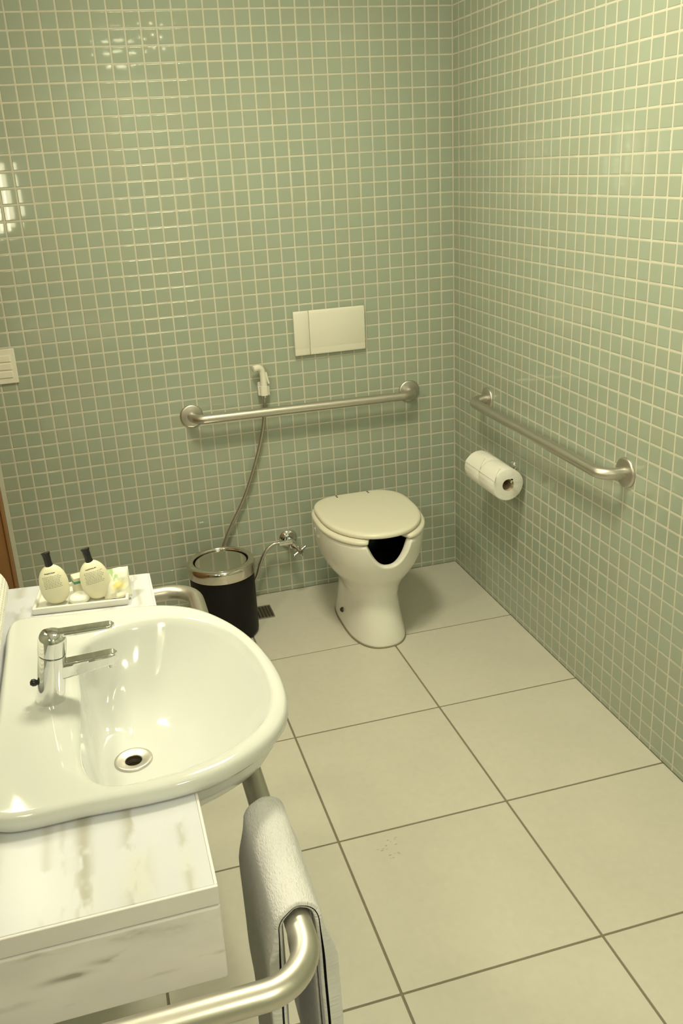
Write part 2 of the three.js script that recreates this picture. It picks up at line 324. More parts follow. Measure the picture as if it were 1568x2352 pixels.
{
  const s = thing('unseen_ceiling_spot', 'unseen tiny recessed ceiling spot behind the camera', 'lamp', [-0.60, ROOM.h, 3.75]);  // out of view; placed to show as bright dots on the wall tiles
  part('trim_ring', lathe([[0.024, -0.003], [0.036, -0.003], [0.037, 0], [0.024, 0]], 40), M.steel, s);
  part('bulb', lathe([[0, -0.022], [0.008, -0.0205], [0.015, -0.015], [0.0185, -0.007], [0.019, 0]], 28), mat({ color: [0.9, 0.9, 0.88], roughness: 0.3, emissive: LIGHT, emissiveIntensity: 60 }), s);
  const l = new THREE.SpotLight(LIGHT, 0.6, 0, 0.9, 0.6, 2); l.name = 'spot_light'; l.position.set(0, -0.026, 0); l.castShadow = true; s.add(l); l.target.position.set(0, -2, 0); l.target.name = 'spot_aim'; s.add(l.target);
}

// ------------------------------------------------------------------ flush plate
{
  const x0 = -0.628, x1 = -0.361, y0 = 0.934, y1 = 1.095, d = thing('flush_plate', 'white rectangular dual flush plate on the back wall above the toilet', 'flush plate', [(x0 + x1) / 2, (y0 + y1) / 2, 0]);
  const w = x1 - x0, h = y1 - y0, sp = -w / 2 + 0.212 * w;
  part('back_frame', at(rbox(w - 0.012, h - 0.012, 0.012, 0.004), 0, 0, 0.006), M.plastic, d);
  // panel face with a slightly dished lower strip
  function panel(a, b) {
    const r = 0.006, prof = [[-h / 2 + 0.001, 0.009], [-h / 2 + 0.002, 0.0175], [-h / 2 + 0.006, 0.0195], [-h / 2 + 0.026, 0.0182], [-h / 2 + 0.029, 0.0196], [h / 2 - 0.012, 0.0205], [h / 2 - 0.003, 0.0192], [h / 2, 0.0165], [h / 2, 0.009]];
    const s = new THREE.Shape(); prof.forEach(([y, z], i) => i ? s.lineTo(z, y) : s.moveTo(z, y)); s.closePath();
    const g = new THREE.ExtrudeGeometry(s, { depth: b - a - 0.003, bevelEnabled: true, bevelThickness: 0.0015, bevelSize: 0.0015, bevelOffset: -0.0015, bevelSegments: 2, steps: 1 });
    g.rotateY(-Math.PI / 2); g.translate(b - 0.0015, 0, 0); return toCreasedNormals(g, 0.6);
  }
  part('small_flush_button', panel(-w / 2, sp - 0.0008), M.plastic, d);
  part('large_flush_button', panel(sp + 0.0008, w / 2), M.plastic, d);
}

// ------------------------------------------------------------------ grab bars
function grabBar(label, A, B, N) {           // A, B wall points, N out of the wall
  const g = thing('grab_bar', label, 'grab bar', [A.x, A.y, A.z]);
  const st = 0.068, R = 0.0165, a = V(0, 0, 0), b = B.clone().sub(A);
  const pts = fillet([a, a.clone().addScaledVector(N, st), b.clone().addScaledVector(N, st), b], 0.045, 14);
  part('bar', tube(pts, R, 28, 160), M.steel, g);
  for (const p of [a, b]) {
    const f = lathe([[0, 0.0105], [0.019, 0.0105], [0.024, 0.009], [0.036, 0.0075], [0.0405, 0.0055], [0.042, 0.002], [0.042, 0]], 48);
    const m = part('flange', f, M.steel, g); m.position.copy(p); m.quaternion.setFromUnitVectors(V(0, 1, 0), N);
  }
}
grabBar('brushed steel grab bar on back wall above the black bin and toilet', V(-1.024, 0.757, 0), V(-0.188, 0.751, 0), V(0, 0, 1));
grabBar('brushed steel grab bar on right wall above the toilet paper', V(0, 0.766, 0.298), V(0, 0.759, 1.158), V(-1, 0, 0));

// ------------------------------------------------------------------ light switch
{
  const d = thing('light_switch', 'cream switch plate on back wall at the left edge', 'light switch', [-1.628, 1.0055, 0]);
  part('cover_plate', at(rbox(0.077, 0.117, 0.008, 0.003), 0, 0, 0.004), M.plastic, d);
  for (const y of [-0.027, 0.0, 0.027]) part('rocker', at(rbox(0.046, 0.022, 0.006, 0.0022), 0, y, 0.0085), M.plastic, d);
}

// ------------------------------------------------------------------ bidet sprayer, holder, valve
{
  const h = thing('sprayer_holder', 'small white bracket on back wall holding the hand sprayer', 'bracket', [-0.757, 0.83, 0]);
  part('wall_plate', at(rbox(0.036, 0.05, 0.008, 0.003), 0, 0, 0.004), M.plastic, h);
  const arc = []; for (let i = 0; i <= 20; i++) { const t = -Math.PI * 0.30 + i / 20 * Math.PI * 1.6 + Math.PI; arc.push(V(Math.sin(t) * 0.0165, 0, 0.03 + Math.cos(t) * 0.0165)); }
  const cl = [arc, arc.map(p => p.clone().setY(0.03))];
  const inner = arc.map(p => V(p.x * 0.72, 0, 0.03 + (p.z - 0.03) * 0.72));
  const rings = arc.map((p, i) => [V(p.x, -0.020, p.z), V(p.x, 0.014, p.z), V(inner[i].x, 0.014, inner[i].z), V(inner[i].x, -0.020, inner[i].z)]);
  part('cradle', toCreasedNormals(loft(rings, { capA: true, capB: true }), 0.7), M.plastic, h);
  part('cradle_wing', at(rbox(0.006, 0.034, 0.016, 0.002), -0.018, -0.004, 0.022), M.plastic, h);
  part('cradle_wing', at(rbox(0.006, 0.034, 0.016, 0.002), 0.018, -0.006, 0.022), M.plastic, h);

  const s = thing('hand_sprayer', 'white bidet hand sprayer with steel hose hanging behind the grab bar', 'sprayer', [-0.757, 0.83, 0.03]);
  // handle (swept, thicker in the middle) with the nozzle turned to the left
  const spine = new THREE.CatmullRomCurve3([V(0, -0.012, 0), V(0.001, 0.02, 0.001), V(0.0, 0.05, 0.002), V(-0.004, 0.074, 0.004), V(-0.014, 0.083, 0.007), V(-0.026, 0.0825, 0.010), V(-0.036, 0.081, 0.013)]);
  const rad = [0.0095, 0.0125, 0.0125, 0.0115, 0.011, 0.0115, 0.0115];
  const N = 44, fr = spine.computeFrenetFrames(N, false), rg = [];
  for (let i = 0; i <= N; i++) { const p = spine.getPointAt(i / N), k = i / N * (rad.length - 1), a = Math.min(rad.length - 2, Math.floor(k)), R = lerp(rad[a], rad[a + 1], k - a); const ring = []; for (let j = 0; j < 20; j++) { const t = j / 20 * Math.PI * 2; ring.push(p.clone().addScaledVector(fr.normals[i], Math.cos(t) * R).addScaledVector(fr.binormals[i], Math.sin(t) * R)); } rg.push(ring); }
  part('handle', loft(rg, { capA: true, capB: true }), M.plastic, s);
  const lv = part('trigger', at(rbox(0.007, 0.045, 0.010, 0.003), 0, 0, 0), M.plastic, s); lv.position.set(0.0145, 0.042, 0.003); lv.rotation.z = 0.20;
  part('hose_nut', at(new THREE.CylinderGeometry(0.0085, 0.0075, 0.018, 20), 0, -0.021, 0), M.chrome, s);
  const W = [[-0.757, 0.800, 0.030], [-0.760, 0.76, 0.026], [-0.7735, 0.675, 0.025], [-0.8145, 0.546, 0.027], [-0.866, 0.424, 0.029], [-0.926, 0.318, 0.031], [-0.955, 0.262, 0.034], [-0.985, 0.18, 0.042], [-0.985, 0.10, 0.05], [-0.94, 0.055, 0.055], [-0.885, 0.06, 0.056], [-0.85, 0.108, 0.057], [-0.829, 0.165, 0.058], [-0.806, 0.207, 0.058], [-0.775, 0.230, 0.056], [-0.745, 0.232, 0.055]];
  part('hose', smoothTube(W.map(p => V(p[0] + 0.757, p[1] - 0.83, p[2] - 0.03)), 0.0063, 14, 170), M.hose, s);

  const v = thing('angle_valve', 'chrome angle valve with cross handle on back wall between bin and toilet', 'valve', [-0.702, 0.222, 0]); v.scale.setScalar(1.22);
  const fl = part('escutcheon', lathe([[0.012, 0.014], [0.018, 0.013], [0.026, 0.006], [0.030, 0.002], [0.030, 0]], 40), M.chrome, v); fl.rotation.x = Math.PI / 2;
  const bd = part('valve_body', lathe([[0, 0.062], [0.010, 0.062], [0.013, 0.056], [0.0145, 0.045], [0.012, 0.036], [0.011, 0.01]], 28), M.chrome, v); bd.rotation.x = Math.PI / 2;
  const ou = part('outlet', new THREE.CylinderGeometry(0.0085, 0.0085, 0.04, 20), M.chrome, v); ou.rotation.z = Math.PI / 2; ou.position.set(-0.022, 0.010, 0.055);
  const st = part('spindle', lathe([[0.0095, 0], [0.0095, 0.012], [0.006, 0.016], [0.005, 0.032]], 24), M.chrome, v);
  st.position.set(0.0, 0, 0.056); st.rotation.set(Math.PI / 2 + 0.35, 0, -0.5);
  const hd = part('cross_handle', mergeGeometries([new THREE.CapsuleGeometry(0.0042, 0.046, 6, 12), (() => { const g = new THREE.CapsuleGeometry(0.0042, 0.046, 6, 12); g.rotateZ(Math.PI / 2); return g; })(), (() => { const g = new THREE.CylinderGeometry(0.008, 0.009, 0.014, 20); g.rotateX(Math.PI / 2); return g; })()]), M.chrome, v);
  hd.position.set(0.016, -0.012, 0.086); hd.rotation.set(0.35, 0.4, 0.35);
}

// ------------------------------------------------------------------ toilet paper
{
  const C = V(-0.068, 0.548, 0.49);
  const h = thing('toilet_paper_holder', 'chrome toilet paper holder on right wall below the grab bar', 'paper holder', [0, 0.60, C.z]);
  const pl = part('wall_plate', lathe([[0, 0.010], [0.012, 0.010], [0.017, 0.007], [0.018, 0]], 32), M.chrome, h); pl.rotation.z = Math.PI / 2; pl.position.set(0, -0.020, 0.02);
  const L = (x, y, z) => V(x, y - 0.60, z - C.z);
  part('arm', tube(fillet([L(-0.004, 0.566, 0.51), L(-0.0075, 0.566, 0.51), L(-0.0075, 0.562, 0.352), L(C.x + 0.006, C.y + 0.012, 0.352), L(C.x + 0.006, C.y + 0.012, 0.612), L(C.x + 0.006, C.y + 0.024, 0.618)], 0.0030, 6), 0.0036, 14, 160), M.chrome, h);
  function roll(z0, z1, label) {
    const t = thing('toilet_paper_roll', label, 'toilet paper', [C.x, C.y, (z0 + z1) / 2], 'toilet paper rolls');
    const w = (z1 - z0) / 2, R = 0.0555, ri = 0.021, r = rng(z0 * 1000 | 0), ring = [];
    // slightly uneven outer wrap with the loose sheet end
    const rings = [], S = 64, prof = [[ri, -w], [R - 0.003, -w], [R - 0.0008, -w + 0.0012], [R, -w + 0.004], [R, 0], [R, w - 0.004], [R - 0.0008, w - 0.0012], [R - 0.003, w], [ri, w], [ri, -w]];
    const wob = noise2(17 + Math.round(z0 * 100), 8);
    for (const [q, z] of prof) { const g = []; for (let j = 0; j < S; j++) { const a = j / S * Math.PI * 2, k = q > 0.03 ? 1 + 0.012 * (wob(j / S * 8, z * 40) - 0.5) - 0.010 * (j / S) : 1; g.push(V(Math.cos(a) * q * k, Math.sin(a) * q * k, z)); } rings.push(g); }
    part('paper', toCreasedNormals(boxUV(loft(rings, { flip: true }), 3), 0.5), M.paper, t);
    const core = lathe([[ri, -w], [ri - 0.0012, -w], [ri - 0.0012, w], [ri, w]], 40); core.rotateX(Math.PI / 2); part('cardboard_core', core, M.card, t);
    // sheet end folded over the top
    const fl = []; for (let i = 0; i <= 8; i++) { const a = lerp(1.9, 2.75, i / 8), q = R + 0.0012; fl.push([V(Math.cos(a) * q, Math.sin(a) * q, -w + 0.012 - i * 0.001), V(Math.cos(a) * q, Math.sin(a) * q, w - 0.020 + i * 0.0035), V(Math.cos(a) * (q + 0.001), Math.sin(a) * (q + 0.001), w - 0.020 + i * 0.0035), V(Math.cos(a) * (q + 0.001), Math.sin(a) * (q + 0.001), -w + 0.012 - i * 0.001)]); }
    part('loose_sheet', toCreasedNormals(loft(fl, { capA: true, capB: true }), 0.6), M.paper, t);
  }
  roll(0.372, 0.486, 'white toilet paper roll on the holder, farther from the camera');
  roll(0.489, 0.603, 'white toilet paper roll with visible hollow core, nearer the camera');
}

// ------------------------------------------------------------------ toilet
{
  const XC = -0.494, T = thing('toilet', 'cream white floor toilet with closed lid and open front notch', 'toilet', [XC, 0, 0.30]);
  const ks = [0, 0.015, 0.06, 0.11, 0.155, 0.20, 0.25, 0.30, 0.345, 0.385, 0.405];
  const W = [0.103, 0.101, 0.095, 0.090, 0.091, 0.113, 0.149, 0.171, 0.180, 0.183, 0.184];
  const F = [0.566, 0.564, 0.548, 0.528, 0.515, 0.521, 0.554, 0.580, 0.593, 0.597, 0.597];
  const B = [0.165, 0.166, 0.172, 0.176, 0.178, 0.178, 0.168, 0.160, 0.156, 0.154, 0.154];
  const NX = [2.5, 2.5, 2.4, 2.3, 2.2, 2.15, 2.1, 2.1, 2.1, 2.1, 2.1];
  const ip = (A, y) => { let i = 0; while (i < ks.length - 2 && ks[i + 1] < y) i++; const t = clamp((y - ks[i]) / (ks[i + 1] - ks[i]), 0, 1), p0 = A[Math.max(0, i - 1)], p1 = A[i], p2 = A[i + 1], p3 = A[Math.min(A.length - 1, i + 2)]; return p1 + 0.5 * t * (p2 - p0 + t * (2 * p0 - 5 * p1 + 4 * p2 - p3 + t * (3 * (p1 - p2) + p3 - p0))); };
  function sec(y, th, off = 0) {
    const w = ip(W, y) - off, f = ip(F, y) - off, b = ip(B, y) + off, n = ip(NX, y), zc = lerp(b, f, y < 0.17 ? 0.52 : 0.46), c = Math.cos(th), s = Math.sin(th), nn = s < 0 ? n + 1.1 : n;
    return V(w * Math.sign(c) * Math.pow(Math.abs(c), 2 / nn) + 0.028 * y, y, zc + (s > 0 ? f - zc : zc - b) * Math.sign(s) * Math.pow(Math.abs(s), 2 / nn) - 0.30);
  }
  const S = 160, TH = [...Array(S).keys()].map(j => j / S * Math.PI * 2 + Math.PI / 2);
  const RIM = 0.392;
  const top = th => { const p = sec(RIM, th); return RIM - (Math.sin(th) > 0 ? 0.080 * Math.max(0, 1 - Math.pow(Math.abs(p.x - 0.028 * RIM) / 0.080, 2.5)) : 0); };
  const rings = [];
  for (let i = 0; i <= 34; i++) rings.push(TH.map(th => sec(i / 34 * (top(th) - 0.010), th)));
  const lip = [[0.0008, -0.004], [0.004, 0.0005], [0.010, 0.003], [0.020, 0.003], [0.027, 0.0], [0.030, -0.006], [0.031, -0.02]];
  for (const [o, dy] of lip) rings.push(TH.map(th => { const p = sec(top(th), th, o); p.y = top(th) + dy; return p; }));
  part('bowl', loft(rings, { flip: true, capA: true }), M.ceramic, T);
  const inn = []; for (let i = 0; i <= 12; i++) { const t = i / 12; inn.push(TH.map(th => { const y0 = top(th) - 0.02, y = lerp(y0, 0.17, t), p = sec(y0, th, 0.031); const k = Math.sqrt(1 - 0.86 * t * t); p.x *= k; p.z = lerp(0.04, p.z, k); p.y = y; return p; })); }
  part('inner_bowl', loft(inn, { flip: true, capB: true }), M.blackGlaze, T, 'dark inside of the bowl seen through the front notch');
  // open-front seat ring
  const seatTh = []; const GAP = 0.40; for (let i = 0; i <= 110; i++) seatTh.push(Math.PI / 2 + GAP + (Math.PI * 2 - 2 * GAP) * i / 110);
  const cs = 14, SR = seatTh.map((th, i) => {
    const e = Math.min(i, 110 - i), k = e < 5 ? Math.sqrt(1 - Math.pow(1 - (e + 0.35) / 5.35, 2)) : 1;
    const o = sec(RIM, th, -0.004), n = sec(RIM, th, 0.062), mid = o.clone().lerp(n, 0.5), ring = [];
    for (let j = 0; j < cs; j++) { const a = j / cs * Math.PI * 2, ca = Math.cos(a), sa = Math.sin(a), px = Math.sign(ca) * Math.pow(Math.abs(ca), 0.45), py = Math.sign(sa) * Math.pow(Math.abs(sa), 0.75); const q = mid.clone().lerp(o, px); q.y = 0.4055 + py * 0.0100 * (0.45 + 0.55 * k); ring.push(q); }
    if (e < 5) { const sgn = i < 55 ? 1 : -1; ring.forEach(q => { q.x = mid.x + (q.x - mid.x) * (0.55 + 0.45 * k); q.z = mid.z + (q.z - mid.z) * (0.55 + 0.45 * k); }); }
    return ring;
  });
  part('seat', loft(SR, { capA: true, capB: true }), M.seat, T);
  // lid
  const lidSec = (th, off) => { const w = 0.176 - off, f = 0.585 - off, b = 0.158 + off, zc = 0.345, c = Math.cos(th), s = Math.sin(th), nn = s < 0 ? 4.4 : 2.12; const x = 0.012 + w * Math.sign(c) * Math.pow(Math.abs(c), 2 / nn) * (s < 0 ? 1 - 0.17 * Math.pow(-s, 1.6) : 1); return V(x, 0, zc + (s > 0 ? f - zc : zc - b) * Math.sign(s) * Math.pow(Math.abs(s), 2 / nn) - 0.30); };
  const lr = [[0.05, 0.4165], [0.008, 0.4165], [0.003, 0.418], [0.001, 0.422], [0.0005, 0.427], [0.003, 0.4315], [0.009, 0.4345], [0.020, 0.4358], [0.06, 0.4368], [0.12, 0.4372]].map(([o, y]) => TH.map(th => { const p = lidSec(th, o); p.y = y; return p; }));
  const lid = part('lid', loft(lr, { flip: true, capA: true, capB: true }), M.seat, T);
  for (const x of [-0.054, 0.066]) {
    part('hinge', at(rbox(0.034, 0.020, 0.022, 0.004), x, 0.412, 0.166 - 0.30), M.seat, T);
    for (const z of [0.180, 0.193]) part('hinge_screw', at(new THREE.CylinderGeometry(0.0034, 0.0034, 0.002, 14), x, 0.4363, z - 0.30), M.darkScrew, lid);
  }
  // floor bolts at the foot and the joint of sealant
  for (const s of [-1, 1]) { const b = part('floor_bolt', lathe([[0, 0.012], [0.006, 0.0105], [0.0095, 0.005], [0.0095, 0]], 20), M.darkScrew, T); b.rotation.z = -s * 1.35; b.position.set(s * (ip(W, 0.052) - 0.0035), 0.052, 0.335 - 0.30); }
  part('sealant_joint', loft([TH.map(th => { const p = sec(0, th, -0.002); p.y = 0.0002; return p; }), TH.map(th => { const p = sec(0, th, -0.0012); p.y = 0.0014; return p; }), TH.map(th => { const p = sec(0, th, 0.001); p.y = 0.0022; return p; })], { flip: true }), mat({ color: [0.24, 0.20, 0.12], roughness: 0.8 }), T, 'brown sealant line round the foot');
}

// ------------------------------------------------------------------ waste bin
{
  const b = thing('waste_bin', 'black cylindrical waste bin with polished steel swing lid by back wall', 'bin', [-1.003, 0, 0.245]); b.scale.set(1.0, 1.025, 1.0);
  part('body', lathe([[0, 0.002], [0.108, 0.002], [0.112, 0.006], [0.1145, 0.014], [0.1145, 0.245]], 72), M.blackPaint, b);
  part('rim', lathe([[0.1150, 0.236], [0.1195, 0.237], [0.1215, 0.241], [0.1215, 0.268], [0.1195, 0.276], [0.114, 0.281], [0.104, 0.2835], [0.0985, 0.2825], [0.0965, 0.277], [0.0965, 0.262]], 80), M.polished, b);
  const lid = part('swing_lid', lathe([[0, 0.2735], [0.05, 0.2738], [0.085, 0.2752], [0.0905, 0.2755], [0.0918, 0.273], [0.0918, 0.268], [0, 0.266]], 72), M.polished, b);
  part('dark_gap_disc', lathe([[0.0966, 0.264], [0.0918, 0.262], [0.02, 0.262]], 60), M.blackPaint, b, 'black disc that darkens the gap between lid and rim');  // black disc put in to darken the gap under the lid
  lid.rotation.z = 0.0;
}

// ------------------------------------------------------------------ floor drain
{
  const d = thing('floor_drain', 'small square steel floor drain beside the black bin', 'drain', [-0.866, 0, 0.150]);
  const fr = (x, z, w, l) => at(rbox(w, 0.004, l, 0.001, 1), x, 0.001, z);
  part('frame', mergeGeometries([fr(0, 0.048, 0.10, 0.006), fr(0, -0.048, 0.10, 0.006), fr(0.048, 0, 0.006, 0.09), fr(-0.048, 0, 0.006, 0.09)]), M.drainSteel, d);
  part('sump', at(rbox(0.092, 0.0012, 0.092, 0.0005, 1), 0, 0.0004, 0), M.drainDark, d);
  for (let i = -3; i <= 3; i++) part('grate_bar', at(rbox(0.005, 0.0025, 0.09, 0.001, 1), i * 0.0122, 0.0018, 0), M.drainSteel, d);
}

// ------------------------------------------------------------------ wash basin outline (top view, x and z in metres)
const OUT = [[-1.5635, 1.85], [-1.5625, 1.70], [-1.5615, 1.600], [-1.5500, 1.5690], [-1.46, 1.580], [-1.341, 1.594], [-1.277, 1.611], [-1.225, 1.646], [-1.179, 1.712], [-1.147, 1.794], [-1.130, 1.885], [-1.128, 1.955], [-1.136, 2.008], [-1.153, 2.050], [-1.180, 2.084], [-1.212, 2.109], [-1.250, 2.129], [-1.293, 2.141], [-1.350, 2.145], [-1.433, 2.142], [-1.541, 2.137], [-1.5625, 2.115], [-1.5632, 2.00]];
const INN = [[-1.4430, 1.86], [-1.4425, 1.76], [-1.436, 1.712], [-1.417, 1.686], [-1.384, 1.668], [-1.322, 1.657], [-1.253, 1.676], [-1.188, 1.752], [-1.158, 1.85], [-1.152, 1.93], [-1.158, 1.985], [-1.184, 2.044], [-1.229, 2.083], [-1.288, 2.108], [-1.348, 2.118], [-1.394, 2.117], [-1.424, 2.095], [-1.440, 2.048], [-1.443, 1.95]];
const DR = [-1.373, 1.862];
// radius of an outline seen from the drain centre, as a function of direction
function polar(pts) {
  const c = new THREE.CatmullRomCurve3(pts.map(p => V(p[0], 0, p[1])), true, 'centripetal').getPoints(600).map(p => [Math.atan2(p.z - DR[1], p.x - DR[0]), Math.hypot(p.x - DR[0], p.z - DR[1])]).sort((a, b) => a[0] - b[0]);
  return th => { let t = Math.atan2(Math.sin(th), Math.cos(th)), i = 0; while (i < c.length && c[i][0] < t) i++; const a = c[(i - 1 + c.length) % c.length], b = c[i % c.length]; let d = b[0] - a[0]; if (d < 0) d += 2 * Math.PI; let e = t - a[0]; if (e < 0) e += 2 * Math.PI; return lerp(a[1], b[1], d > 1e-9 ? clamp(e / d, 0, 1) : 0); };
}
const rOut = polar(OUT), rInn = polar(INN);
const CT = 0.80;                       // counter top height
{
  const B = thing('wash_basin', 'white ceramic semi-recessed wash basin with curved front set into the marble counter', 'wash basin', [DR[0], CT, DR[1]]);
  const S = 200, TH = [...Array(S).keys()].map(j => j / S * Math.PI * 2);
  const ring = (f, y) => TH.map(th => { const r = typeof f === 'function' ? f(th) : f; return V(Math.cos(th) * r, typeof y === 'function' ? y(th) : y, Math.sin(th) * r); });
  const rings = [], YB = -0.122, YR = 0.028;
  // underside, from the bowl foot up to the rim
  rings.push(ring(0.030, YB - 0.014));
  for (let i = 1; i <= 12; i++) { const t = i / 12; rings.push(ring(th => lerp(0.06, Math.min(rInn(th) + 0.014, rOut(th) - 0.014), Math.pow(Math.sin(t * Math.PI / 2), lerp(2.3, 0.8, sstep(-0.1, 0.9, -Math.cos(th))))), YB - 0.014 + 0.136 * Math.pow(t, 2.2))); }
  rings.push(ring(th => rOut(th) - 0.010, 0.0012)); rings.push(ring(th => rOut(th) - 0.004, 0.0022)); rings.push(ring(th => rOut(th), 0.008)); rings.push(ring(th => rOut(th), 0.016)); rings.push(ring(th => rOut(th) - 0.0018, 0.0225)); rings.push(ring(th => rOut(th) - 0.006, 0.0265)); rings.push(ring(th => rOut(th) - 0.013, YR));
  // the flat deck behind the bowl, then the soft edge into the bowl
  const edge = th => rInn(th), gap = th => Math.max(0.004, rOut(th) - 0.013 - edge(th));
  rings.push(ring(th => lerp(rOut(th) - 0.013, edge(th), 0.25), th => YR + 0.0003));
  rings.push(ring(th => lerp(rOut(th) - 0.013, edge(th), 0.6), th => YR - 0.0008)); rings.push(ring(th => lerp(rOut(th) - 0.013, edge(th), 0.88), th => YR - 0.0028)); rings.push(ring(th => edge(th), th => YR - 0.0065)); rings.push(ring(th => edge(th) - 0.005, th => YR - 0.013));
  // inside: steep behind (towards the tap) and at the near side, gentle towards the front
  const back = th => sstep(-0.1, 0.9, -Math.cos(th));
  for (let i = 1; i <= 26; i++) {
    const t = i / 26;
    rings.push(TH.map(th => { const r0 = edge(th) - 0.005, ex = lerp(2.3, 9, back(th)), s = 1 - Math.pow(t, lerp(1.25, 2.2, back(th))); const r = lerp(0.030, r0, s); return V(Math.cos(th) * r, YB + (YR - 0.013 - YB) * Math.pow(s, ex) , Math.sin(th) * r); }));
  }
  part('basin_body', mergeVertices(loft(rings, { flip: true })), M.basin, B);
  part('drain_flange', at(lathe([[0.0125, -0.012], [0.0130, -0.001], [0.0150, 0.0008], [0.0255, 0.0040], [0.0290, 0.0042], [0.0310, 0.0025], [0.0315, -0.002]], 48), 0, YB, 0), M.steel, B);
  part('drain_pipe', at(lathe([[0.0128, 0.000], [0.0128, -0.035], [0, -0.035]], 32), 0, YB, 0), mat({ color: [0.12, 0.09, 0.05], metalness: 0.6, roughness: 0.5 }), B);
  const trap = part('waste_trap', at(lathe([[0.016, 0], [0.016, -0.10], [0.032, -0.11], [0.034, -0.115], [0.034, -0.20], [0.028, -0.21], [0, -0.21]], 32), 0, YB - 0.015, 0), M.chrome, B);
  part('trap_pipe', tube(fillet([V(-0.02, YB - 0.16, 0), V(-0.33, YB - 0.16, 0)], 0.01), 0.016, 20, 20), M.chrome, B);
}

// ------------------------------------------------------------------ marble counter
{
  const X1 = -1.292, Z0a = 1.400, Z0b = 1.352, Z1 = 2.309, xw = ROOM.x0 + 0.001, TH = 0.027, AP = 0.142;
  const C = thing('vanity_counter', 'white veined marble counter with deep apron along the left wall', 'counter', [xw, CT, 1.85]);
  const s = new THREE.Shape(); const p = (x, z) => [x, -z];
  // slab outline with the cut-out for the basin, open towards the front
  const Xn = X1 - 0.0042, Zn = Z1 - 0.0042;
  s.moveTo(...p(xw, Zn)); s.lineTo(...p(Xn, Zn)); s.lineTo(...p(Xn, 2.118)); s.lineTo(...p(-1.40, 2.120)); s.lineTo(...p(-1.50, 2.110)); s.lineTo(...p(-1.535, 2.07)); s.lineTo(...p(-1.535, 1.64)); s.lineTo(...p(-1.50, 1.605)); s.lineTo(...p(-1.40, 1.617)); s.lineTo(...p(Xn, 1.632)); s.lineTo(...p(Xn, Z0a)); s.lineTo(...p(xw, Z0b)); s.closePath();
  const g = new THREE.ExtrudeGeometry(s, { depth: TH - 0.006, bevelEnabled: true, bevelThickness: 0.0006, bevelSize: 0.0006, bevelOffset: -0.0006, bevelSegments: 1 });
  g.rotateX(-Math.PI / 2); g.translate(0, CT - TH + 0.0054, 0);
  const sl = planarUV(g, V(1, 0, 0), V(0, 0, 1), 1 / 0.8, 1.60 / 0.8, 0); 
  part('top_slab', local(toCreasedNormals(sl, 0.5), C), M.marbleTop, C);
  const side = gg => { const q = boxUV(gg, 1 / 0.6), uv = q.attributes.uv; for (let i = 0; i < uv.count; i++) uv.setXY(i, uv.getX(i) + 1.73 / 0.6, uv.getY(i) - 1); return local(q, C); };
  const yt = CT - TH - 0.0030, yb = CT - AP;
  part('edge_strip', side(boxBetween(xw, CT - TH, Z1 - 0.0041, X1, CT, Z1, 0.0014)), M.marbleSide, C);  // thin facing in the lighter side tone, so the slab edge reads brighter
  part('edge_strip', side(boxBetween(X1 - 0.0041, CT - TH, 2.118, X1, CT, Z1 - 0.0042, 0.0014)), M.marbleSide, C);
  part('edge_strip', side(boxBetween(X1 - 0.0041, CT - TH, Z0a + 0.001, X1, CT, 1.632, 0.0014)), M.marbleSide, C);
  part('end_apron', side(boxBetween(xw, yb, Z1 - 0.022, X1 - 0.0, yt, Z1 - 0.0005, 0.0035)), M.marbleSide, C);
  part('front_apron', side(boxBetween(X1 - 0.021, yb, 2.118, X1 - 0.001, yt, Z1 - 0.0225, 0.002)), M.marbleSide, C);
  part('front_apron', side(boxBetween(X1 - 0.021, yb, Z0a + 0.024, X1 - 0.001, yt, 1.632, 0.002)), M.marbleSide, C);
  const ra = boxBetween(0, yb, -0.02, X1 - xw - 0.001, yt, 0, 0.002); ra.rotateY(-Math.atan2(Z0a - Z0b, X1 - xw)); ra.translate(xw, 0, Z0b + 0.022);
  part('end_apron', side(ra), M.marbleSide, C);
}

